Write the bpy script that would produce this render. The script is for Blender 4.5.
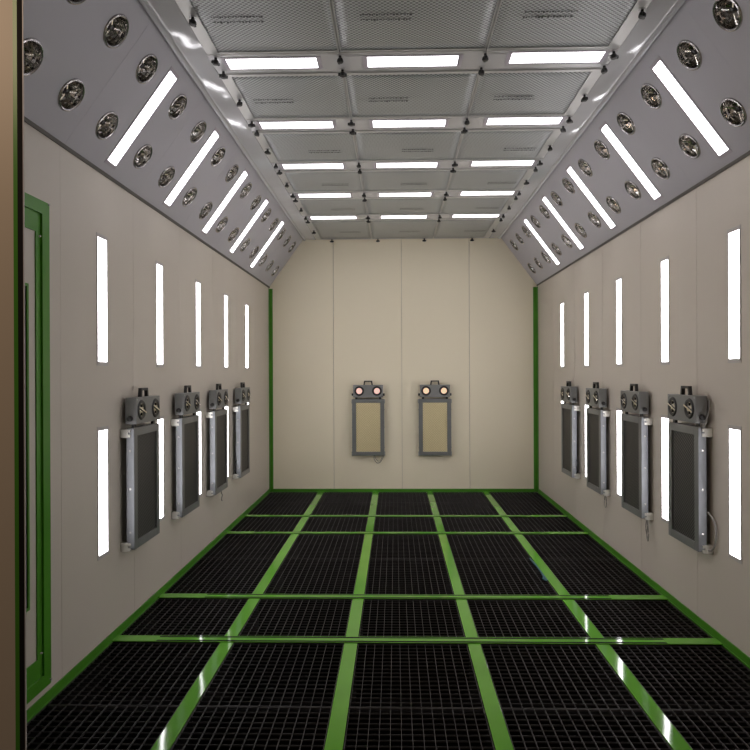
import bpy, bmesh, math, random
from mathutils import Matrix, Vector

# ------------------------------------------------------------------ set-up
for o in list(bpy.data.objects):
    bpy.data.objects.remove(o, do_unlink=True)
scene = bpy.context.scene
COL = scene.collection
random.seed(7)
S = 0.0135                      # metres per layout unit

# ---- camera -------------------------------------------------------------
cam_d = bpy.data.cameras.new('camera')
cam = bpy.data.objects.new('camera', cam_d)
COL.objects.link(cam)
cam_d.sensor_fit = 'HORIZONTAL'
cam_d.sensor_width = 36.0
cam_d.lens = 36.0 * 640.0 / 750.0
cam_d.shift_x = -0.00768
cam_d.shift_y = -0.00144
cam_d.clip_start = 0.05
cam_d.clip_end = 60
YAW, ROLL = 0.0226, -0.0042
cam.matrix_world = (Matrix.Translation((0, 0, 118 * S)) @ Matrix.Rotation(YAW, 4, 'Z')
                    @ Matrix.Rotation(math.pi / 2, 4, 'X') @ Matrix.Rotation(ROLL, 4, 'Z'))
scene.camera = cam

# ---- world --------------------------------------------------------------
world = bpy.data.worlds.new('world')
scene.world = world
world.use_nodes = True
bgn = world.node_tree.nodes['Background']
bgn.inputs['Color'].default_value = (1.0, 0.9, 0.8, 1)
bgn.inputs['Strength'].default_value = 0.06

# ---- the workshop lamp outside the booth, warm ----------------------------
def area_light(name, loc, target, size, energy, color):
    d = bpy.data.lights.new(name, 'AREA')
    d.shape = 'SQUARE'; d.size = size; d.energy = energy; d.color = color
    o = bpy.data.objects.new(name, d); COL.objects.link(o)
    o.location = Vector(loc) * S
    v = (Vector(target) - Vector(loc)).normalized()
    o.rotation_euler = v.to_track_quat('-Z', 'Y').to_euler()
    return o
area_light('workshop_lamp', (-175, 20, 270), (-110, 150, 150), 0.8, 24, (1.0, 0.74, 0.52))

LIGHT_WALL, LIGHT_SLOPE, LIGHT_CEIL = 12.5, 8.0, 5.0      # strength of the booth's strip lights
scene.view_settings.view_transform = 'Standard'
scene.view_settings.look = 'None'
scene.view_settings.exposure = 0.0
scene.view_settings.gamma = 1.0
scene.view_settings.use_curve_mapping = False

# ------------------------------------------------------------------ materials
def mat(name, color, rough=0.5, metal=0.0, emit=None, spec=0.5, bump=None, vary=None, coat=0.0):
    m = bpy.data.materials.new(name); m.use_nodes = True
    nt = m.node_tree; b = nt.nodes['Principled BSDF']
    b.inputs['Base Color'].default_value = (*color, 1)
    b.inputs['Roughness'].default_value = rough
    b.inputs['Metallic'].default_value = metal
    b.inputs['Specular IOR Level'].default_value = spec
    if coat: 
        b.inputs['Coat Weight'].default_value = coat
        b.inputs['Coat Roughness'].default_value = 0.06
    if emit:
        b.inputs['Emission Color'].default_value = (*emit[0], 1)
        b.inputs['Emission Strength'].default_value = emit[1]
    tc = nt.nodes.new('ShaderNodeTexCoord')
    if bump:
        n = nt.nodes.new('ShaderNodeTexNoise'); n.inputs['Scale'].default_value = bump[0]
        n.inputs['Detail'].default_value = 2
        nt.links.new(tc.outputs['Object'], n.inputs['Vector'])
        bp = nt.nodes.new('ShaderNodeBump'); bp.inputs['Strength'].default_value = bump[1]
        bp.inputs['Distance'].default_value = bump[2]
        nt.links.new(n.outputs['Fac'], bp.inputs['Height'])
        nt.links.new(bp.outputs['Normal'], b.inputs['Normal'])
    if vary:
        n = nt.nodes.new('ShaderNodeTexNoise'); n.inputs['Scale'].default_value = vary[0]
        n.inputs['Detail'].default_value = 4
        nt.links.new(tc.outputs['Object'], n.inputs['Vector'])
        mx = nt.nodes.new('ShaderNodeMix'); mx.data_type = 'RGBA'
        mx.inputs['A'].default_value = (*[c * (1 - vary[1]) for c in color], 1)
        mx.inputs['B'].default_value = (*[min(1, c * (1 + vary[1])) for c in color], 1)
        nt.links.new(n.outputs['Fac'], mx.inputs['Factor'])
        nt.links.new(mx.outputs['Result'], b.inputs['Base Color'])
    return m

def mesh_mat(name, metal_col, hole_col, period, rough, metal, axes='XY', hole=0.0, stretch=1.7):
    """expanded / woven metal: crossed diagonal strands with darker openings"""
    m = bpy.data.materials.new(name); m.use_nodes = True
    nt = m.node_tree; b = nt.nodes['Principled BSDF']
    tc = nt.nodes.new('ShaderNodeTexCoord'); sp = nt.nodes.new('ShaderNodeSeparateXYZ')
    nt.links.new(tc.outputs['Object'], sp.inputs[0])
    def mth(op, a, c=None, d=None):
        n = nt.nodes.new('ShaderNodeMath'); n.operation = op
        for i, v in enumerate((a, c, d)):
            if v is None: continue
            if isinstance(v, (int, float)): n.inputs[i].default_value = v
            else: nt.links.new(v, n.inputs[i])
        return n.outputs[0]
    k = 2 * math.pi / (period * S)
    ux = mth('MULTIPLY', sp.outputs[axes[0]], k / stretch); uy = mth('MULTIPLY', sp.outputs[axes[1]], k)
    h = mth('MULTIPLY', mth('SINE', ux), mth('SINE', uy))
    r = nt.nodes.new('ShaderNodeValToRGB')
    r.color_ramp.elements[0].position = 0.42 + hole; r.color_ramp.elements[0].color = (*metal_col, 1)
    r.color_ramp.elements[1].position = 0.62 + hole; r.color_ramp.elements[1].color = (*hole_col, 1)
    nt.links.new(mth('MULTIPLY_ADD', h, 0.5, 0.5), r.inputs[0])
    nt.links.new(r.outputs[0], b.inputs['Base Color'])
    bp = nt.nodes.new('ShaderNodeBump'); bp.inputs['Strength'].default_value = 0.6
    bp.inputs['Distance'].default_value = 0.002; bp.invert = True
    nt.links.new(h, bp.inputs['Height']); nt.links.new(bp.outputs['Normal'], b.inputs['Normal'])
    b.inputs['Roughness'].default_value = rough; b.inputs['Metallic'].default_value = metal
    return m

M = {}
M['wallback']= mat('back_wall_brightened_cream', (0.86, 0.775, 0.59), 0.40, bump=(1.2, 0.08, 0.01), vary=(0.7, 0.02))  # yellower cream, also lightened so the back wall looks more strongly lit
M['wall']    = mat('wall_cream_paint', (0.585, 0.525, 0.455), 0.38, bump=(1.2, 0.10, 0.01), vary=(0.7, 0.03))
M['seamc']   = mat('seam_strip', (0.36, 0.32, 0.26), 0.7)  # darker strips set into the back wall gaps so the seams show
M['seam']    = mat('seam_dark', (0.12, 0.11, 0.10), 0.7)
M['slope']   = mat('slope_dimmed_grey', (0.475, 0.46, 0.505), 0.34, bump=(0.9, 0.15, 0.01), vary=(0.8, 0.04))  # greyer violet base stands in for the slopes being less lit
M['margin']  = mat('glossy_grey_sheet', (0.50, 0.50, 0.52), 0.08, bump=(2.2, 0.30, 0.03))
M['green']   = mat('green_gloss_paint', (0.068, 0.245, 0.02), 0.28, spec=0.35, bump=(3.0, 0.15, 0.01), vary=(3, 0.12))
M['gfloor']  = mat('green_floor_paint', (0.12, 0.36, 0.035), 0.07, bump=(1.6, 0.30, 0.012), vary=(4, 0.10))
for k_, e_ in (('lwall', LIGHT_WALL), ('lslope', LIGHT_SLOPE), ('lceil', LIGHT_CEIL)):
    M[k_] = mat('tube_diffuser_' + k_[1:], (0.9, 0.9, 0.9), 0.4, emit=((1.0, 0.97, 1.0), e_))
M['bezel']   = mat('lavender_bezel', (0.42, 0.38, 0.43), 0.35)
M['bezelw']  = mat('cream_bezel', (0.50, 0.46, 0.45), 0.35)
M['grate']   = mat('galvanised_grate', (0.055, 0.050, 0.048), 0.5, metal=0.4, vary=(6, 0.5))
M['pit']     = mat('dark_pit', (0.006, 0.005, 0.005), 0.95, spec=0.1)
M['filter']  = mesh_mat('expanded_mesh', (0.54, 0.56, 0.56), (0.22, 0.225, 0.225), 1.9, 0.34, 0.35, stretch=1.1, hole=0.02)
M['filframe']= mat('galvanised_frame', (0.58, 0.575, 0.56), 0.28, metal=0.3, bump=(4, 0.2, 0.01))
M['beam']    = mat('grey_steel_beam', (0.58, 0.57, 0.58), 0.26, metal=0.2, bump=(3, 0.2, 0.01))
M['stamp']   = mat('faded_ink', (0.07, 0.07, 0.07), 0.8)
M['black']   = mat('black_plastic', (0.012, 0.011, 0.011), 0.4)
M['rubber']  = mat('black_rubber', (0.010, 0.007, 0.007), 0.75, spec=0.2)
M['chrome']  = mat('dark_chrome', (0.62, 0.60, 0.58), 0.12, metal=1.0, bump=(40, 0.3, 0.01))
M['rim']     = mat('rim_chrome', (0.42, 0.40, 0.40), 0.2, metal=0.9)
M['vane']    = mat('bright_chrome', (0.9, 0.88, 0.85), 0.12, metal=1.0)
M['core']    = mat('core_black', (0.02, 0.016, 0.016), 0.25)
M['irbody']  = mat('blue_grey_enamel', (0.205, 0.208, 0.205), 0.38, metal=0.3, vary=(9, 0.12))
M['irhead']  = mat('head_enamel', (0.26, 0.262, 0.255), 0.4, metal=0.3, vary=(9, 0.12))
M['irside']  = mat('galvanised_side', (0.20, 0.21, 0.225), 0.42, metal=0.35, vary=(12, 0.2))
M['irscreen']= mesh_mat('woven_screen', (0.075, 0.071, 0.067), (0.022, 0.02, 0.019), 1.7, 0.45, 0.4, axes='XZ', stretch=1.0)
M['irtan']   = mesh_mat('woven_screen_tan_reflection', (0.88, 0.75, 0.45), (0.52, 0.43, 0.24), 1.7, 0.42, 0.5, axes='XZ', stretch=1.0)  # tan colour holds the gold backing and the reflections behind the mesh
M['bracket'] = mat('white_bracket', (0.66, 0.65, 0.60), 0.25, metal=0.3)
M['rivet']   = mat('rivet', (0.85, 0.85, 0.82), 0.2, metal=0.5)
M['glow']    = mat('lit_lens', (0.8, 0.55, 0.5), 0.2, emit=((1.0, 0.62, 0.52), 0.55))
M['glowo']   = mat('lit_lens_amber', (0.8, 0.6, 0.45), 0.2, emit=((1.0, 0.72, 0.45), 0.55))
M['cable']   = mat('grey_cable', (0.25, 0.24, 0.22), 0.4)
M['cableb']  = mat('dark_cable', (0.03, 0.03, 0.03), 0.5)
M['jamb']    = mat('beige_leaf', (0.56, 0.47, 0.37), 0.45)
M['white']   = mat('white_edge', (0.55, 0.5, 0.5), 0.4)
M['concrete']= mat('workshop_concrete', (0.10, 0.095, 0.09), 0.75, bump=(8, 0.3, 0.01), vary=(2, 0.2))
M['glass']   = mat('dark_glass', (0.03, 0.035, 0.035), 0.08)
M['tape']    = mat('teal_tape', (0.008, 0.09, 0.11), 0.5)

# ------------------------------------------------------------------ mesh helper
class MB:
    def __init__(s): s.bm = bmesh.new(); s.X = Matrix.Identity(4)
    def v(s, p): return s.bm.verts.new(s.X @ (Vector(p) * S))
    def box(s, x0, x1, y0, y1, z0, z1, bev=0.0):
        vs = [s.v((x, y, z)) for x in (x0, x1) for y in (y0, y1) for z in (z0, z1)]
        fs = [(0,1,3,2),(4,6,7,5),(0,4,5,1),(2,3,7,6),(0,2,6,4),(1,5,7,3)]
        faces = [s.bm.faces.new([vs[i] for i in f]) for f in fs]
        if bev:
            es = list({e for f in faces for e in f.edges})
            bmesh.ops.bevel(s.bm, geom=es, offset=bev * S, segments=2, affect='EDGES', profile=0.6)
        return s
    def quad(s, *ps): s.bm.faces.new([s.v(p) for p in ps]); return s
    def prism(s, pts, fn, a, b):
        """closed polygon pts (u,v) extruded from a to b through fn(u,v,w)"""
        A = [s.v(fn(u, v, a)) for u, v in pts]; B = [s.v(fn(u, v, b)) for u, v in pts]
        n = len(pts)
        for i in range(n):
            s.bm.faces.new((A[i], A[(i+1) % n], B[(i+1) % n], B[i]))
        s.bm.faces.new(A[::-1]); s.bm.faces.new(B)
        return s
    def lathe(s, prof, n=24, c=(0, 0, 0), axis='Z', cap=False, sx=1.0):
        rings = []
        for r, h in prof:
            ring = []
            for i in range(n):
                a = 2 * math.pi * i / n
                p = (r * math.cos(a), r * math.sin(a) * sx, h)
                if axis == 'Y': p = (p[0], h, p[1])
                if axis == 'X': p = (h, p[0], p[1])
                ring.append(s.v((c[0]+p[0], c[1]+p[1], c[2]+p[2])))
            rings.append(ring)
        for a, b in zip(rings, rings[1:]):
            for i in range(n):
                s.bm.faces.new((a[i], a[(i+1) % n], b[(i+1) % n], b[i]))
        if cap:
            s.bm.faces.new(rings[0][::-1]); s.bm.faces.new(rings[-1])
        return s
    def tube(s, pts, r, n=8):
        pts = [Vector(p) for p in pts]; rings = []
        for i, p in enumerate(pts):
            d = (pts[min(i+1, len(pts)-1)] - pts[max(i-1, 0)]).normalized()
            q = d.to_track_quat('Z', 'Y')
            rings.append([s.v(p + q @ Vector((r*math.cos(2*math.pi*k/n), r*math.sin(2*math.pi*k/n), 0))) for k in range(n)])
        for a, b in zip(rings, rings[1:]):
            for k in range(n):
                s.bm.faces.new((a[k], a[(k+1) % n], b[(k+1) % n], b[k]))
        s.bm.faces.new(rings[0][::-1]); s.bm.faces.new(rings[-1])
        return s
    def build(s, name, m, parent=None, smooth=False, kind=None):
        bmesh.ops.recalc_face_normals(s.bm, faces=s.bm.faces[:])
        me = bpy.data.meshes.new(name); s.bm.to_mesh(me); s.bm.free()
        me.materials.append(m)
        if smooth:
            for p in me.polygons: p.use_smooth = True
            if hasattr(me, 'set_sharp_from_angle'): me.set_sharp_from_angle(angle=math.radians(38))
        o = bpy.data.objects.new(name, me); COL.objects.link(o)
        if parent: o.parent = parent
        if kind: o['kind'] = kind
        return o

def thing(name, label, cat, loc=(0, 0, 0), rotz=0.0, group=None):
    o = bpy.data.objects.new(name, None); COL.objects.link(o)
    o.empty_display_size = 0.05
    o.location = Vector(loc) * S; o.rotation_euler = (0, 0, rotz)
    return tag(o, label, cat, group)
def tag(o, label, cat, group=None):
    o['label'] = label; o['category'] = cat
    if group: o['group'] = group
    return o
def dup(root):
    r = root.copy(); COL.objects.link(r)
    for ch in list(root.children):
        c = ch.copy(); COL.objects.link(c); c.parent = r
        for g in list(ch.children):
            d = g.copy(); COL.objects.link(d); d.parent = c
    return r
def frame_at(o, loc, ey, n):
    ey = Vector(ey).normalized(); n = Vector(n).normalized(); ex = ey.cross(n)
    R = Matrix((ex, ey, n)).transposed()
    o.location = Vector(loc) * S; o.rotation_euler = R.to_euler()

ORD = ['first', 'second', 'third', 'fourth', 'fifth', 'sixth', 'seventh', 'eighth', 'ninth', 'tenth']

# ------------------------------------------------------------------ layout
XL, XR, ZS, ZC = -126.3, 141.7, 205.3, 253.0
TL, TR = -92.0, 106.0
Y0, Y1 = 150.0, 640.0
FX0, FX1 = -78.8, 93.6           # filter field
CL = [273.4 + 67.3 * i for i in range(5)]      # left wall light centres
CR = [270.5 + 68.7 * i for i in range(5)]
SLc = [275.2 + 67.5 * i for i in range(5)]     # slope light centres
SRc = [271.2 + 68.0 * i for i in range(5)]
BEAM = [275.8, 344.3, 412.8, 480.8, 549.3]
FLOORX = [(-125.6, -77.4), (-71.5, -22.9), (-16.9, 30.9), (36.7, 86.4), (92.4, 140.6)]
STRIPX = [(-77.3, -71.6), (-22.8, -17.0), (31.0, 36.6), (86.5, 92.3)]
ROWS = [(150.5, 226.4), (226.8, 279.6), (286.0, 334.6), (341.0, 409.8), (410.2, 470.2), (476.6, 526.8), (533.2, 586.8), (587.2, 639)]
RAILY = [282.8, 337.8, 473.4, 530.0]

# ------------------------------------------------------------------ shell
def side_wall(name, x, out, seams, ztop):
    m = MB(); g = 0.05 if name == 'wall_left' else 0.12
    ys = [Y0] + seams + [Y1]
    for a, b in zip(ys, ys[1:]):
        m.box(min(x, x + out), max(x, x + out), a + (g if a > Y0 else 0), b - (g if b < Y1 else 0), 0, ztop)
    m.box(min(x + out, x + 3*out), max(x + out, x + 3*out), Y0, Y1, -24, ztop)
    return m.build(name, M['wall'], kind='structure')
side_wall('wall_left', XL, -1, [239.0 + 67.3 * i for i in range(6)], ZS)
side_wall('wall_right', XR, 1, [235.6 + 68.4 * i for i in range(6)], ZS)
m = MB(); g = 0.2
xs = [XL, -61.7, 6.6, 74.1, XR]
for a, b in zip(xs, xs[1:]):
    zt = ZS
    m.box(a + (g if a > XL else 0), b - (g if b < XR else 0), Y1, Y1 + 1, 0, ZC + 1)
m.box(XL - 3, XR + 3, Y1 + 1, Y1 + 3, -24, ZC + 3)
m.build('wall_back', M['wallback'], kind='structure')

class Slope:
    def __init__(s, side):
        s.side = side
        s.A, s.B = ((XL, ZS), (TL, ZC)) if side == 'left' else ((XR, ZS), (TR, ZC))
        dx, dz = s.B[0] - s.A[0], s.B[1] - s.A[1]
        s.L = math.hypot(dx, dz); s.d = (dx / s.L, dz / s.L)
        s.n = (s.d[1], -s.d[0]) if side == 'left' else (-s.d[1], s.d[0])
    def at(s, t, y, h=0.0):
        return (s.A[0] + s.d[0]*t + s.n[0]*h, y, s.A[1] + s.d[1]*t + s.n[1]*h)
slopes = {k: Slope(k) for k in ('left', 'right')}
NR = 6.3                          # nozzle rim radius
HOLE = 5.7
def nozzle_ys(cs):
    ys = [cs[0] - 74.5, cs[0] - 46.9]
    for c in cs: ys += [c - 18.4, c + 18.4]
    return ys + [cs[-1] + 47.6, cs[-1] + 76.0]
NY = {'left': nozzle_ys(SLc), 'right': nozzle_ys([c - 1.6 for c in SRc])}
NT = (17.0, 45.0)
def slope_wall(side):
    sl = slopes[side]; m = MB(); H = 7.2; ns = 32
    tcuts = [0, NT[0]-H, NT[0]+H, NT[1]-H, NT[1]+H, sl.L]
    ycuts = [Y0]
    for y in NY[side]: ycuts += [y - H, y + H]
    ycuts.append(Y1)
    for j, (ya, yb) in enumerate(zip(ycuts, ycuts[1:])):
        for i, (ta, tb) in enumerate(zip(tcuts, tcuts[1:])):
            if i in (1, 3) and j % 2 == 1:
                cy, ct = (ya+yb)/2, (ta+tb)/2
                outer, inner = [], []
                for k in range(ns):
                    a = 2*math.pi*(k+0.5)/ns; ca, sa = math.cos(a), math.sin(a)
                    q = H / max(abs(ca), abs(sa))
                    # snap the four samples next to corners to the exact corner
                    outer.append((ct + q*sa, cy + q*ca)); inner.append((ct + HOLE*sa, cy + HOLE*ca))
                O = [m.v(sl.at(t, y)) for t, y in outer]; I = [m.v(sl.at(t, y)) for t, y in inner]
                for k in range(ns):
                    k2 = (k+1) % ns
                    a1, a2 = 2*math.pi*(k+.5)/ns, 2*math.pi*(k+1.5)/ns
                    cor = None
                    for c4 in range(4):
                        ac = math.pi/4 + c4*math.pi/2
                        if a1 < ac - 1e-6 and a2 > ac + 1e-6: cor = ac
                    f = [O[k], O[k2], I[k2], I[k]]
                    if cor: 
                        cv = m.v(sl.at(ct + H*math.copysign(1, math.sin(cor)), cy + H*math.copysign(1, math.cos(cor))))
                        f = [O[k], cv, O[k2], I[k2], I[k]]
                    m.bm.faces.new(f)
            else:
                m.quad(sl.at(ta, ya), sl.at(ta, yb), sl.at(tb, yb), sl.at(tb, ya))
    bmesh.ops.remove_doubles(m.bm, verts=m.bm.verts[:], dist=1e-5)
    o = m.build('wall_' + side + '_upper', M['slope'], kind='structure')
    # thickness away from the room, facing checked by the first face
    n = o.data.polygons[0].normal
    inward = n.x * sl.n[0] + n.z * sl.n[1] > 0
    md = o.modifiers.new('thick', 'SOLIDIFY'); md.thickness = 0.5 * S; md.offset = -1 if inward else 1
    # joint lips between the sheet panels and along the lower edge
    s = MB()
    cs = SLc if side == 'left' else SRc
    for y in [cs[0]-33.8 + 67.6*i for i in range(6)]:
        p = [sl.at(0.4, y-.13, .02), sl.at(0.4, y+.13, .02), sl.at(sl.L-.4, y+.13, .02), sl.at(sl.L-.4, y-.13, .02)]
        q = [sl.at(0.4, y-.13, .05), sl.at(0.4, y+.13, .05), sl.at(sl.L-.4, y+.13, .05), sl.at(sl.L-.4, y-.13, .05)]
        P = [s.v(a) for a in p]; Q = [s.v(a) for a in q]
        for k in range(4): s.bm.faces.new((P[k], P[(k+1)%4], Q[(k+1)%4], Q[k]))
        s.bm.faces.new(P); s.bm.faces.new(Q)
    s.build('trim_%d' % (1 if side == 'left' else 2), M['slope'], kind='structure')
    s = MB()
    sg = 1 if side == 'left' else -1
    x = sl.A[0]
    s.prism([(x, ZS-.6), (x+sg*.5, ZS-.6), (x+sg*1.0, ZS+0.5), (x+sg*.6, ZS+.9), (x, ZS)], lambda u, v, w: (u, w, v), Y0, Y1-.1)
    s.build('trim_%d' % (3 if side == 'left' else 4), M['seam'], kind='structure')
slope_wall('left'); slope_wall('right')

# ceiling: glossy margins and the deck above the filters
m = MB()
m.box(TL-2, TR+2, Y0, Y1, ZC+1.2, ZC+3)
m.build('ceiling', M['slope'], kind='structure')
m = MB()
# margin sheets with a rolled ridge beside the slope
for x0, x1, sg in ((TL, FX0, 1), (TR, FX1, -1)):
    prof = [(x0, ZC+.1)] + [(x0+sg*(1.6-1.5*math.cos(a)), ZC+.1-1.3*math.sin(a)) for a in [math.pi*k/10 for k in range(1, 10)]] + [(x0+sg*4.0, ZC-.1), (x1, ZC-.3), (x1, ZC+1.1), (x0, ZC+1.1)]
    m.prism(prof, lambda u, v, w: (u, w, v), Y0, Y1-.1)
m.build('trim_5', M['margin'], smooth=True, kind='structure')

# front wall with the opening, seen edge-on at the left of the picture
m = MB()
m.box(-200, -90.45, 150, 150.4, 0, 300)
m.box(118, 210, 150, 152, 0, 300)
m.box(-90.45, 118, 150, 152, 255, 300)
m.build('wall_front', M['jamb'], kind='structure')
m = MB(); m.box(-90.45, -89.45, 149.9, 150.3, 0, 250); m.box(116.95, 118, 149.8, 152, 0, 250); m.build('trim_6', M['green'], kind='structure')
m = MB(); m.box(-89.45, -88.2, 149.9, 150.3, 0, 250); m.box(115.5, 116.95, 149.9, 152, 0, 250); m.build('trim_7', M['rubber'], kind='structure')
m = MB(); m.box(-88.2, -87.95, 149.95, 150.25, 0, 250); m.build('trim_8', M['white'], kind='structure')
m = MB()
m.box(-260, 260, -160, 147, -3, 0); m.box(-130, 145, 147, 150.2, -3, -.1)
m.build('floor_workshop', M['concrete'], kind='structure')

# pit under the grating with its support walls
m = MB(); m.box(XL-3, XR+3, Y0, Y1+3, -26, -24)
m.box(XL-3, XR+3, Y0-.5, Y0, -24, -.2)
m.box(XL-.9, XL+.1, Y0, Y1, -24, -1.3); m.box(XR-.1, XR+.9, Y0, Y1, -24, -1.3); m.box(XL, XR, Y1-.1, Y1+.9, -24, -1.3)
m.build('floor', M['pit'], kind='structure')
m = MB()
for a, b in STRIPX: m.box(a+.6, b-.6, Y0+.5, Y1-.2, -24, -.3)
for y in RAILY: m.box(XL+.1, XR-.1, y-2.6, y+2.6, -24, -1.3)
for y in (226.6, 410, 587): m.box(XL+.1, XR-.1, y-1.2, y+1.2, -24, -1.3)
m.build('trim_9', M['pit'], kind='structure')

m = MB()
for x in (-61.7, 6.6, 74.1): m.box(x-.12, x+.12, Y1+.25, Y1+.95, 3.3, ZC+.9)
m.build('trim_11', M['seamc'], kind='structure')
# green trims: corners, floor angles
m = MB()
m.box(XL, XL+3.6, Y1-.6, Y1, 0, ZS-1.5); m.box(XL, XL+.6, Y1-2.5, Y1-.6, 0, ZS-1.5)
m.box(XR-4.3, XR, Y1-.6, Y1, 0, ZS-1.5); m.box(XR-.6, XR, Y1-2.5, Y1-.6, 0, ZS-1.5)
m.build('trim_10', M['green'], kind='structure')
for nm, x, sg in (('baseboard_left', XL, 1), ('baseboard_right', XR, -1)):
    m = MB()
    a, b = x, x + sg*.5; m.box(min(a,b), max(a,b), Y0+.6, Y1-2.5, -.2, 3.7)
    a, b = x + sg*.5, x + sg*.9; m.box(min(a,b), max(a,b), Y0+.6, Y1-2.5, -.2, .35)
    m.build(nm, M['green'], kind='structure')
m = MB(); m.box(XL+3.6, XR-4.3, Y1-.5, Y1, 0.2, 3.2); m.box(XL+3.6, XR-4.3, Y1-1, Y1-.5, -.2, .4)
m.build('baseboard_back', M['green'], kind='structure')

# ------------------------------------------------------------------ side door
dr = bpy.data.objects.new('door_1', None); COL.objects.link(dr); dr['kind'] = 'structure'
dr.location = Vector((XL, 191.2, 6.9)) * S
def ring(m, x0, x1, ya, yb, za, zb, w, wz=None):
    wz = wz or w
    """mitred rectangular ring on the left wall, local to the door"""
    m.box(x0, x1, ya, ya+w, za, zb); m.box(x0, x1, yb-w, yb, za, zb)
    m.box(x0, x1, ya+w, yb-w, za, za+wz); m.box(x0, x1, ya+w, yb-w, zb-wz, zb)
m = MB(); ring(m, 0.02, 1.5, -37.5, 37.5, 0, 173.0, 4.6)
for e in (0,): pass
m.build('door_frame', M['green'], dr)
m = MB(); ring(m, 0.02, .8, -32.9, 32.9, 4.6, 168.4, 3.0, 6.8); m.build('inner_frame', M['green'], dr)
m = MB(); m.box(0.02, .4, -29.9, 29.9, 11.4, 161.6); lf = m.build('door_leaf', M['wall'], dr)
m = MB(); ring(m, .5, 1.3, -20.5, 24.6, 31, 142.5, 1.0); wf = m.build('door_window', M['green'], dr)
m = MB(); m.box(.5, .8, -19.5, 23.6, 32, 141.5); m.build('pane', M['glass'], wf)
m = MB()
for z in (13.5, 1.5, 160, 172.5):
    for y in ((26.0, 36.8) if z in (1.5, 172.5) else (30.8,)):
        m.lathe([(.01, .55), (.35, .5), (.4, 0)], 8, (.8 if y < 30 else 1.5, y, z), 'X')
m.build('screw', M['rivet'], dr)

# ------------------------------------------------------------------ floor
rownames = ['nearest row, in front of the nearest cross rail pair', 'just before the nearest cross rail', 'between the two nearest cross rails',
            'just past the second cross rail', 'just before the third cross rail', 'between third and fourth cross rails',
            'just past the fourth cross rail', 'against the back wall']
rownames[0] = 'nearest row'
colnames = ['along the left wall', 'left of the centre bay', 'in the centre bay', 'right of the centre bay', 'along the right wall']
for r, (ya, yb) in enumerate(ROWS):
    for c, (xa, xb) in enumerate(FLOORX):
        m = MB(); xa2, xb2 = xa+.15, xb-.15
        n = 13
        for i in range(n+1):
            x = xa2 + .15 + (xb2-xa2-.3)*i/n
            m.box(x-.09, x+.09, ya, yb, -.8, -.05)
        k = max(2, round((yb-ya)/3.3))
        for i in range(k+1):
            y = ya + .15 + (yb-ya-.3)*i/k
            w = .12 if i in (0, k) else .06
            m.box(xa2, xb2, y-w, y+w, -.75, -.2 if i not in (0, k) else -.12)
        o = m.build('floor_grate', M['grate'])
        tag(o, 'dark floor grate %s, %s' % (colnames[c], rownames[r]), 'grate', 'floor grates between the green strips')
sn = ['leftmost of the four, ending left of the back wall heaters', 'second from the left, pointing at the left back wall heater',
      'third from the left, pointing at the right back wall heater', 'rightmost of the four, with a teal scrap beside it']
sn[1] = 'second from the left, running up under the left back heater'
sn[2] = 'third from the left, running up under the right back heater'
for (a, b), s_ in zip(STRIPX, sn):
    m = MB(); m.box(a, b, Y0+.6, Y1-1.1, -.3, .25, .08)
    o = m.build('floor_strip', M['gfloor'])
    tag(o, 'long glossy green floor strip, ' + s_, 'floor strip', 'green strips running the length of the floor')
rl = ['nearest the entrance', 'second from the entrance', 'third from the entrance', 'closest to the back wall']
for i, y in enumerate(RAILY):
    t = thing('floor_rail', 'green grooved cross rail over the floor grates, ' + rl[i], 'rail', (0, y, .3), 0, 'cross rails over the grates')
    cut = -106.0 if i != 1 else -101
    cr = 117.5 if i in (0, ) else 112
    m = MB()
    prof = [(-3.1,0),(-3.1,.32),(-2.7,.32),(-2.65,.08),(-1.5,.08),(-1.4,.38),(1.1,.38),(1.2,.08),(2.6,.08),(2.65,.32),(3.1,.32),(3.1,0)]
    m.prism(prof, lambda u, v, w: (w, u, v), cut, cr)
    m.build('channel', M['gfloor'], t)
    m = MB(); m.box(cut, cr, -2.6, -1.5, .09, .33); m.box(cut, cr, 1.22, 2.56, .09, .33); m.build('groove_shade', M['pit'], t)  # black strips stand in for the shade inside the grooves
    for xa, xb in ((XL+.6, cut-.05), (cr+.05, XR-.6)):
        m = MB(); m.box(xa, xb, -3.1, 3.1, 0, .4, .1)
        m.build('end_plate', M['gfloor'], t)
m = MB()
pts = [(84.9,410),(85.7,409),(86.4,400),(86.4,386),(86.4,374),(86.4,366),(85.0,365),(83.9,369),(85.0,373),(85.6,382),(85.5,392),(84.8,402)]
m.prism(pts, lambda u, v, w: (u, v, w), .0, .35)
tag(m.build('tape_scrap', M['tape']), 'crumpled teal scrap of tape beside the rightmost green floor strip', 'tape')

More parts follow.
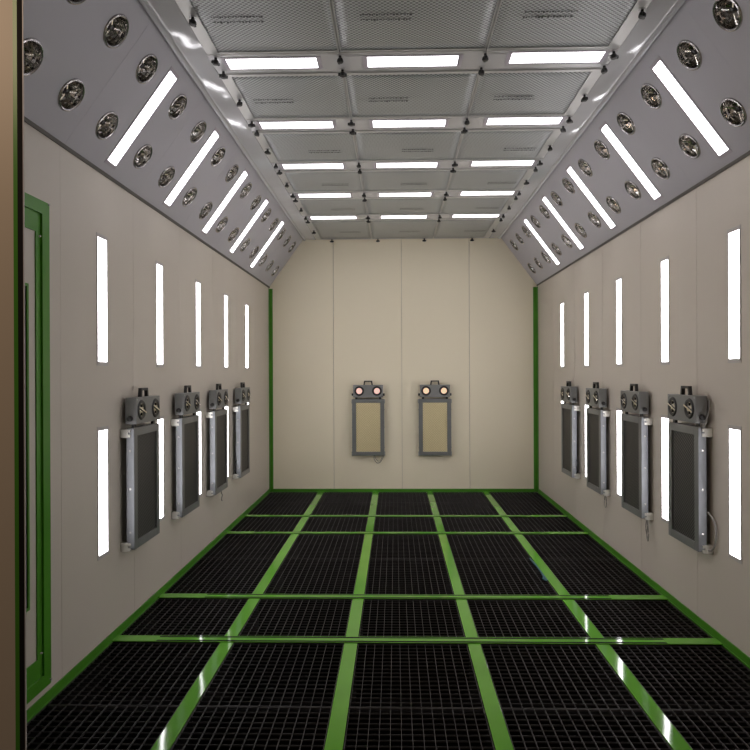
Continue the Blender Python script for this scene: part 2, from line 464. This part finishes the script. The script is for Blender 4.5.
# ------------------------------------------------------------------ strip lights
def strip_light(length, width, bez, bw, lm):
    root = thing('strip_light', '', 'light')
    m = MB()
    L, W = length/2, width/2
    m.box(-W-bw, W+bw, L, L+bw*1.6, .02, .16); m.box(-W-bw, W+bw, -L-bw*1.6, -L, .02, .16)
    m.box(-W-bw, -W, -L, L, .02, .16); m.box(W, W+bw, -L, L, .02, .16)
    m.build('frame', bez, root)
    m = MB(); m.box(-W, W, -L, L, .02, .13); m.build('diffuser', lm, root)
    return root
first = {}
def place_light(key, args, loc, ey, n, label, group):
    if key not in first: o = first[key] = strip_light(*args)
    else: o = dup(first[key])
    frame_at(o, loc, ey, n); o['label'] = label; o['group'] = group
near = ['nearest the entrance', 'second from the entrance', 'in the middle of the row', 'fourth from the entrance', 'closest to the back wall']
for i in range(5):
    for side, cs, x, n in (('left', CL, XL, 1), ('right', CR, XR, -1)):
        for lv, z in (('upper', 150.3), ('lower', 67.6)):
            place_light('wall', (53.0, 8.3, M['bezelw'], 1.1, M['lwall']), (x, cs[i], z), (0, 0, 1), (n, 0, 0),
                'tall upright strip light, %s row of the %s wall, %s' % (lv, side, near[i]), 'upright strip lights on the %s wall' % side)
    for side, cs in (('left', SLc), ('right', SRc)):
        sl = slopes[side]
        place_light('slope', (46.4, 7.7, M['bezel'], 1.1, M['lslope']), sl.at(29.3, cs[i]), (sl.d[0], 0, sl.d[1]), (sl.n[0], 0, sl.n[1]),
            'strip light on the %s sloping panel, %s' % (side, near[i]), 'strip lights on the %s slope' % side)
    for (cx, nm) in ((-52.5, 'left'), (8.0, 'middle'), (69.2, 'right')):
        place_light('ceil', (38.7, 8.8, M['bezel'], 1.2, M['lceil']), (cx, BEAM[i] - (1.5 if nm == 'right' else 0), ZC-.4), (1, 0, 0), (0, 0, -1),
            'ceiling strip light in the %s column, %s' % (nm, near[i]), 'strip lights on the ceiling')

# ------------------------------------------------------------------ ceiling beams and filter panels
for i, y in enumerate(BEAM):
    t = thing('ceiling_beam', 'flat grey steel cross beam carrying three ceiling lights, ' + near[i], 'beam', (0, y, ZC-.4), 0, 'ceiling beams')
    m = MB(); m.box(FX0+.2, FX1-.2, -8.2, 8.2, 0, 1.5, .15); m.build('beam_plate', M['beam'], t)
    m = MB()
    m.box(FX0+.2, FX1-.2, -8.4, -8.1, -.15, .4); m.box(FX0+.2, FX1-.2, 8.1, 8.4, -.15, .4); m.build('folded_lip', M['filframe'], t)
    for sx in (-22.6, 38.4):
        m = MB(); m.box(sx+1.5, sx+8.5, -5.4, 5.4, -.12, -.01, .03); m.build('cover_plate', M['beam'], t)
frows = [(150.3, 209.5), (210, 268.2), (285.8, 337.2), (354.8, 405.7), (423.3, 472.7), (490.3, 541.7), (559.3, 638.8)]
fcols = [(FX0+.2, -22.9), (-22.5, 38.2), (38.6, FX1-.2)]
frn = ['in the front row above the entrance', 'in the row before the nearest ceiling beam', 'between the first and second ceiling beams', 'between the second and third ceiling beams',
       'between the third and fourth ceiling beams', 'between the fourth and fifth ceiling beams', 'in the last row by the back wall']
cn = ['left column', 'middle column', 'right column']
for r, (ya, yb) in enumerate(frows):
    for c, (xa, xb) in enumerate(fcols):
        cx, cy = (xa+xb)/2, (ya+yb)/2; W, D = (xb-xa)/2, (yb-ya)/2
        t = thing('filter_panel', 'perforated metal ceiling filter panel, %s, %s' % (cn[c], frn[r]), 'filter panel', (cx, cy, ZC-.2), 0, 'ceiling filter panels')
        m = MB(); b = 3.2 if c != 1 else 1.6
        bl, br = (5.0 if c == 0 else .6), (5.0 if c == 2 else .6)
        m.box(-W, -W+bl, -D, D, -.2, 1); m.box(W-br, W, -D, D, -.2, 1)
        m.box(-W+bl, W-br, -D, -D+2.2, -.2, 1); m.box(-W+bl, W-br, D-2.2, D, -.2, 1)
        m.build('frame', M['filframe'], t)
        # slightly sagging mesh sheet
        m = MB(); nx, ny = 14, 10; x0, x1, y0, y1 = -W+bl, W-br, -D+2.2, D-2.2
        g = [[m.v((x0+(x1-x0)*i/nx, y0+(y1-y0)*j/ny, .25 - .7*math.sin(math.pi*i/nx)*math.sin(math.pi*j/ny))) for j in range(ny+1)] for i in range(nx+1)]
        for i in range(nx):
            for j in range(ny): m.bm.faces.new((g[i][j], g[i+1][j], g[i+1][j+1], g[i][j+1]))
        sh = m.build('mesh_sheet', M['filter'], t, smooth=True)
        md = sh.modifiers.new('thick', 'SOLIDIFY'); md.thickness = .2*S; md.offset = 0
        # two rows of faded illegible ink dashes
        rnd = random.Random(r*7+c)
        ox = -W + (10 if r < 3 else 27); oy = -1 if r < 3 else 2
        for row in (0, 1):
            m = MB(); x = ox; y0 = oy + row*3.4
            while x < ox + 19:
                w = rnd.uniform(.3, 1.0); hgt = rnd.uniform(.5, 1.3)
                m.box(x, x+w, y0, y0+hgt, -.86, -.80)
                g_ = rnd.uniform(.25, .6); m.box(x+w, x+w+g_, y0+.1, y0+.22, -.85, -.81)
                x += w + g_
            m.build('stamp_line', M['stamp'], t)

# wing knobs
kn = thing('ceiling_knob', '', 'knob')
m = MB()
m.lathe([(.01, 0), (.6, 0), (.6, -1.0), (.9, -1.3), (1.35, -1.9), (1.45, -2.6), (1.1, -3.1), (.01, -3.2)], 12)
m.box(-1.9, 1.9, -.5, .5, -3.0, -1.7, .2)
m.build('knob_head', M['black'], kn, smooth=True)
m = MB(); m.lathe([(.01, .02), (1.3, .02), (1.3, -.18), (.01, -.18)], 14); m.build('washer', M['beam'], kn, smooth=True)
kused = [False]
def place_knob(x, y, z, label, rz=0):
    o = kn if not kused[0] else dup(kn); kused[0] = True
    o.location = Vector((x, y, z))*S; o.rotation_euler = (0, 0, rz); o['label'] = label; o['group'] = 'black ceiling knobs'
xsn = [(FX0+3.2, 'left filter edge'), (-22.7, 'left panel seam'), (38.4, 'right panel seam'), (FX1-1.6, 'right filter edge')]
for i, y in enumerate(BEAM):
    for x, nm in xsn:
        for dy, side in ((-6.0, 'near'), (6.4, 'far')):
            place_knob(x, y+dy, ZC-.5, 'black ceiling knob, %s side of %s ceiling beam, %s' % (side, ORD[i], nm), random.uniform(0, 3))
mid = [(226.5, 1), (240, 1)]
for r in range(1, 7):
    cy = (frows[r][0]+frows[r][1])/2 if r < 6 else 598
    for x, nm in (xsn[0], xsn[3]):
        place_knob(x, cy, ZC-.45, 'black knob beside ceiling filter %s, %s' % (frn[r].replace('in the row ', ''), nm), random.uniform(0, 3))
for x, nm in ((-62.6, 'leftmost of the four by the back wall'), (-16.7, 'second from the left of the four by the back wall'), (29.5, 'third from the left of the four by the back wall'), (76.8, 'rightmost of the four by the back wall')):
    place_knob(x, 636.9, ZC-.45, 'black ceiling knob, ' + nm, 0)

# ------------------------------------------------------------------ round nozzles in the slopes
nz = thing('air_nozzle', '', 'nozzle')
m = MB(); m.lathe([(5.3, -.5), (5.4, .35), (5.8, .6), (6.2, .45), (6.4, .02), (5.3, -.5)], 32); m.build('rim', M['rim'], nz, smooth=True)
m = MB()
prof = [(5.35, .1), (5.25, -1.0), (4.9, -2.2), (4.2, -3.4), (3.1, -4.4), (1.6, -5.0), (.05, -5.1)]
m.lathe(prof, 14); m.build('bowl', M['chrome'], nz)
m = MB(); m.lathe([(.05, -1.6), (1.0, -1.8), (1.5, -2.6), (1.3, -3.8), (1.1, -5.0)], 14); m.build('core', M['core'], nz, smooth=True)
for k, a in enumerate((0.35, 2.3, 4.3)):
    m = MB(); m.X = Matrix.Rotation(a, 4, 'Z')
    m.prism([(1.2, -1.9), (5.0, -1.3), (4.6, -2.6), (1.3, -3.3)], lambda u, v, w: (u, w + .12*u, v), -.3, .25)
    m.build('vane', M['vane'], nz)
nused = [False]
def between(i):
    return ['closest to the entrance', 'second from the entrance',
            'just before the nearest strip light', 'just past the nearest strip light', 'just before the second strip light', 'just past the second strip light',
            'just before the third strip light', 'just past the third strip light', 'just before the fourth strip light', 'just past the fourth strip light',
            'just before the farthest strip light', 'just past the farthest strip light', 'second last before the back wall', 'last one by the back wall'][i]
for side in ('left', 'right'):
    sl = slopes[side]
    for j, t_ in enumerate(NT):
        for i, y in enumerate(NY[side]):
            o = nz if not nused[0] else dup(nz); nused[0] = True
            frame_at(o, sl.at(t_, y), (sl.d[0], 0, sl.d[1]), (sl.n[0], 0, sl.n[1]))
            o['label'] = 'round chrome nozzle, %s %s slope, %s' % ('lower' if j == 0 else 'upper', side, between(i))
            o['group'] = 'round nozzles in the %s slope' % side

# ------------------------------------------------------------------ infrared heaters (local -Y faces the room, origin on the wall)
def heater(tan=False):
    root = thing('infrared_heater', '', 'heater')
    H, W, b = 56.0, 15.7, 3.7
    m = MB()      # housing: tray with a raised mitred frame
    m.box(-W, W, -5.0, -2.5, 0, H, .25)
    for x0, x1, z0, z1 in ((-W, -W+b, 0, H), (W-b, W, 0, H), (-W+b, W-b, 0, b), (-W+b, W-b, H-b, H)):
        m.box(x0, x1, -6.2, -5.0, z0, z1, .2)
    hs = m.build('housing', M['irbody'], root)
    m = MB(); m.box(-W+b, W-b, -5.5, -5.02, b, H-b); m.build('screen', M['irtan'] if tan else M['irscreen'], root)
    for sg in (-1, 1):
        m = MB(); x0, x1 = sorted((sg*W, sg*(W+.25))); m.box(x0, x1, -6.0, -2.6, .4, H-.4); m.build('side_rail', M['irside'], root)
        for z in (8, 28, 45.5):
            m = MB(); m.lathe([(.55, 0), (.5, .3*sg), (.01, .45*sg)], 8, (sg*(W+.25), -4.3, z), 'X'); m.build('rivet', M['rivet'], root)
        for z0 in (-.6, H-4.4):
            m = MB(); x0, x1 = sorted((sg*(W-.8), sg*(W+1.0)))
            m.box(x0, x1, -3.6, -.02, z0, z0+3.9, .15)
            x0, x1 = sorted((sg*(W+.3), sg*(W+.9)))
            m.box(x0, x1, -4.6, -3.5, z0+.2, z0+1.6); 
            m.box(x0, x1, -4.6, -3.5, z0+2.5, z0+3.7); m.build('bracket', M['bracket'], root)
    # lamp head
    hd_m = MB(); z0, z1 = H+1.7, H+14.0
    hd_m.box(-14.8, 14.8, -6.8, -1.6, z0, z1, .3)
    hd = hd_m.build('lamp_head', M['irhead'] if tan else M['irbody'], root)
    for x in (-8.8, 8.8):
        c = (x, -6.8, (z0+z1)/2 + .2)
        m = MB(); m.lathe([(2.9, -.1), (3.3, -.5), (4.2, -.55), (4.8, -.02)], 24, c, 'Y'); m.build('lamp_ring', M['black'], hd, smooth=True)
        m = MB(); m.lathe([(3.0, -.12), (1.6, -.3), (.02, -.35)], 20, c, 'Y')
        m.build('lens', (M['glow'] if tan else M['chrome']), hd, smooth=True)
        if not tan:
            m = MB(); m.X = Matrix.Translation(Vector(c)*S) @ Matrix.Rotation(.35, 4, 'Y')
            m.box(-4.3, 4.3, -.85, -.56, -.35, .35)
            m.build('lamp_bar', M['vane'], hd)
            for za in (1.3, -2.7):
                m = MB(); m.X = Matrix.Translation(Vector(c)*S)
                m.box(-.9, .9, -.7, -.36, za, za+1.4)
                m.build('lamp_socket', M['core'], hd)
    m = MB(); y = -4.2
    m.prism([(-4.7, z1), (-4.0, z1+4.2), (4.0, z1+4.2), (4.7, z1), (3.3, z1), (2.9, z1+3.0), (-2.9, z1+3.0), (-3.3, z1)], lambda u, v, w: (u, w, v), y-.8, y+.8)
    m.build('handle', M['black'], hd)
    for sg in (-1, 1):
        m = MB(); m.lathe([(.01, 1.7*sg), (1.1, 1.6*sg), (1.4, .6*sg), (1.2, 0)], 12, (sg*14.8, -4.0, z0+2.6), 'X'); m.build('knob', M['black'], hd, smooth=True)
        m = MB(); m.lathe([(.35, 0), (.35, -.12), (.01, -.2)], 8, (sg*13.6, -6.8, z1-1.0), 'Y'); m.build('screw', M['rivet'], hd)
        m = MB(); x0, x1 = sorted((sg*10.5, sg*13.0)); m.box(x0, x1, -4.9, -3.7, H-.2, z0+.4); m.build('hinge_post', M['black'], root)
    return root
protos = {}
hl = {'left': [307.5, 373.8, 440.0, 509.5], 'right': [305.7, 372.0, 442.0, 510.6]}
hw = ['nearest the entrance', 'second from the entrance', 'third from the entrance', 'farthest from the entrance']
def place_heater(tan, loc, rz, label, group):
    if tan not in protos: o = protos[tan] = heater(tan)
    else: o = dup(protos[tan])
    o.location = Vector(loc)*S; o.rotation_euler = (0, 0, rz); o['label'] = label; o['group'] = group
    return o
def cable(parent, pts, r=.28, m_=None, name='cable'):
    # smooth through the points
    P = [Vector(p) for p in pts]; out = []
    for i in range(len(P)-1):
        p0, p1, p2, p3 = P[max(i-1,0)], P[i], P[i+1], P[min(i+2, len(P)-1)]
        for k in range(6):
            t = k/6
            out.append(.5*((2*p1)+(-p0+p2)*t+(2*p0-5*p1+4*p2-p3)*t*t+(-p0+3*p1-3*p2+p3)*t**3))
    out.append(P[-1])
    m = MB(); m.tube(out, r); return m.build(name, m_ or M['cable'], parent, smooth=True)
HZ = 37.5
Hs = {}
for side, x, rz in (('left', XL, math.pi/2), ('right', XR, -math.pi/2)):
    for i, y in enumerate(hl[side]):
        Hs[side, i] = place_heater(False, (x, y, HZ), rz, 'grey infrared heater with dark mesh screen, %s wall, %s' % (side, hw[i]), 'infrared heaters on the side walls')
Hs['back', 0] = place_heater(True, (-27.0, Y1, HZ-.4), 0, 'tan-screened infrared heater on the back wall, left one, cable loop hanging below', 'infrared heaters on the back wall')
Hs['back', 1] = place_heater(True, (39.2, Y1, HZ-.4), 0, 'tan-screened infrared heater on the back wall, right one with amber lamps', 'infrared heaters on the back wall')
for ch in Hs['back', 1].children:
    for g_ in ch.children:
        if g_.name.startswith('lens'):
            g_.data = g_.data.copy(); g_.data.materials[0] = M['glowo']
# hanging cables
cable(Hs['back', 0], [(5.5, -4, .2), (5.8, -4, -4), (8.5, -4, -7.5), (11.5, -4, -7), (14, -4, -3.5), (15.2, -4, .2)], .25, M['cableb'])
cable(Hs['back', 0], [(6.3, -4.4, .2), (7.2, -4.4, -3), (9.5, -4.4, -5.6), (12, -4.4, -5), (14.2, -4.4, .2)], .2, M['cableb'])
cable(Hs['right', 0], [(14.8, -2.4, 1), (19.0, -1.6, 1.8), (21.0, -1.0, 7.5), (20.0, -1.0, 14), (16.2, -2.2, 18)], .42)
cable(Hs['right', 0], [(14.6, -1.4, 69), (17.0, -1.6, 66), (17.4, -3, 60), (16.6, -4.2, 55.5), (15.4, -4.9, 54)], .25)
cable(Hs['right', 1], [(15.5, -3, 0), (15.8, -3, -4), (15, -3, -9.5), (16.5, -3, -12), (17.4, -3, -8), (16.6, -3, -2), (16.2, -3, 0)], .32)
cable(Hs['right', 1], [(15.9, -3.4, 0), (14.5, -3.4, -5), (15.5, -3.2, -9), (17.6, -3.2, -11)], .28)
cable(Hs['right', 2], [(15.2, -3, 0), (13.5, -3, -4), (14.3, -3, -7.8), (16.3, -3, -7.8), (17.2, -3, -4), (16.2, -3, 0)], .3)
cable(Hs['right', 3], [(15.8, -3, 14), (18, -2.4, 12), (18.4, -2.4, 6), (16, -3, 3)], .35, M['cableb'])
cable(Hs['left', 2], [(9.5, -3, 0), (10.5, -3, -3.5), (12.5, -3, -5), (10.5, -3, -7.5), (11.8, -3, -9)], .4)
cable(Hs['left', 3], [(-15.8, -3, 14), (-18, -2.4, 12), (-18.4, -2.4, 6), (-16, -3, 3)], .35, M['cableb'])
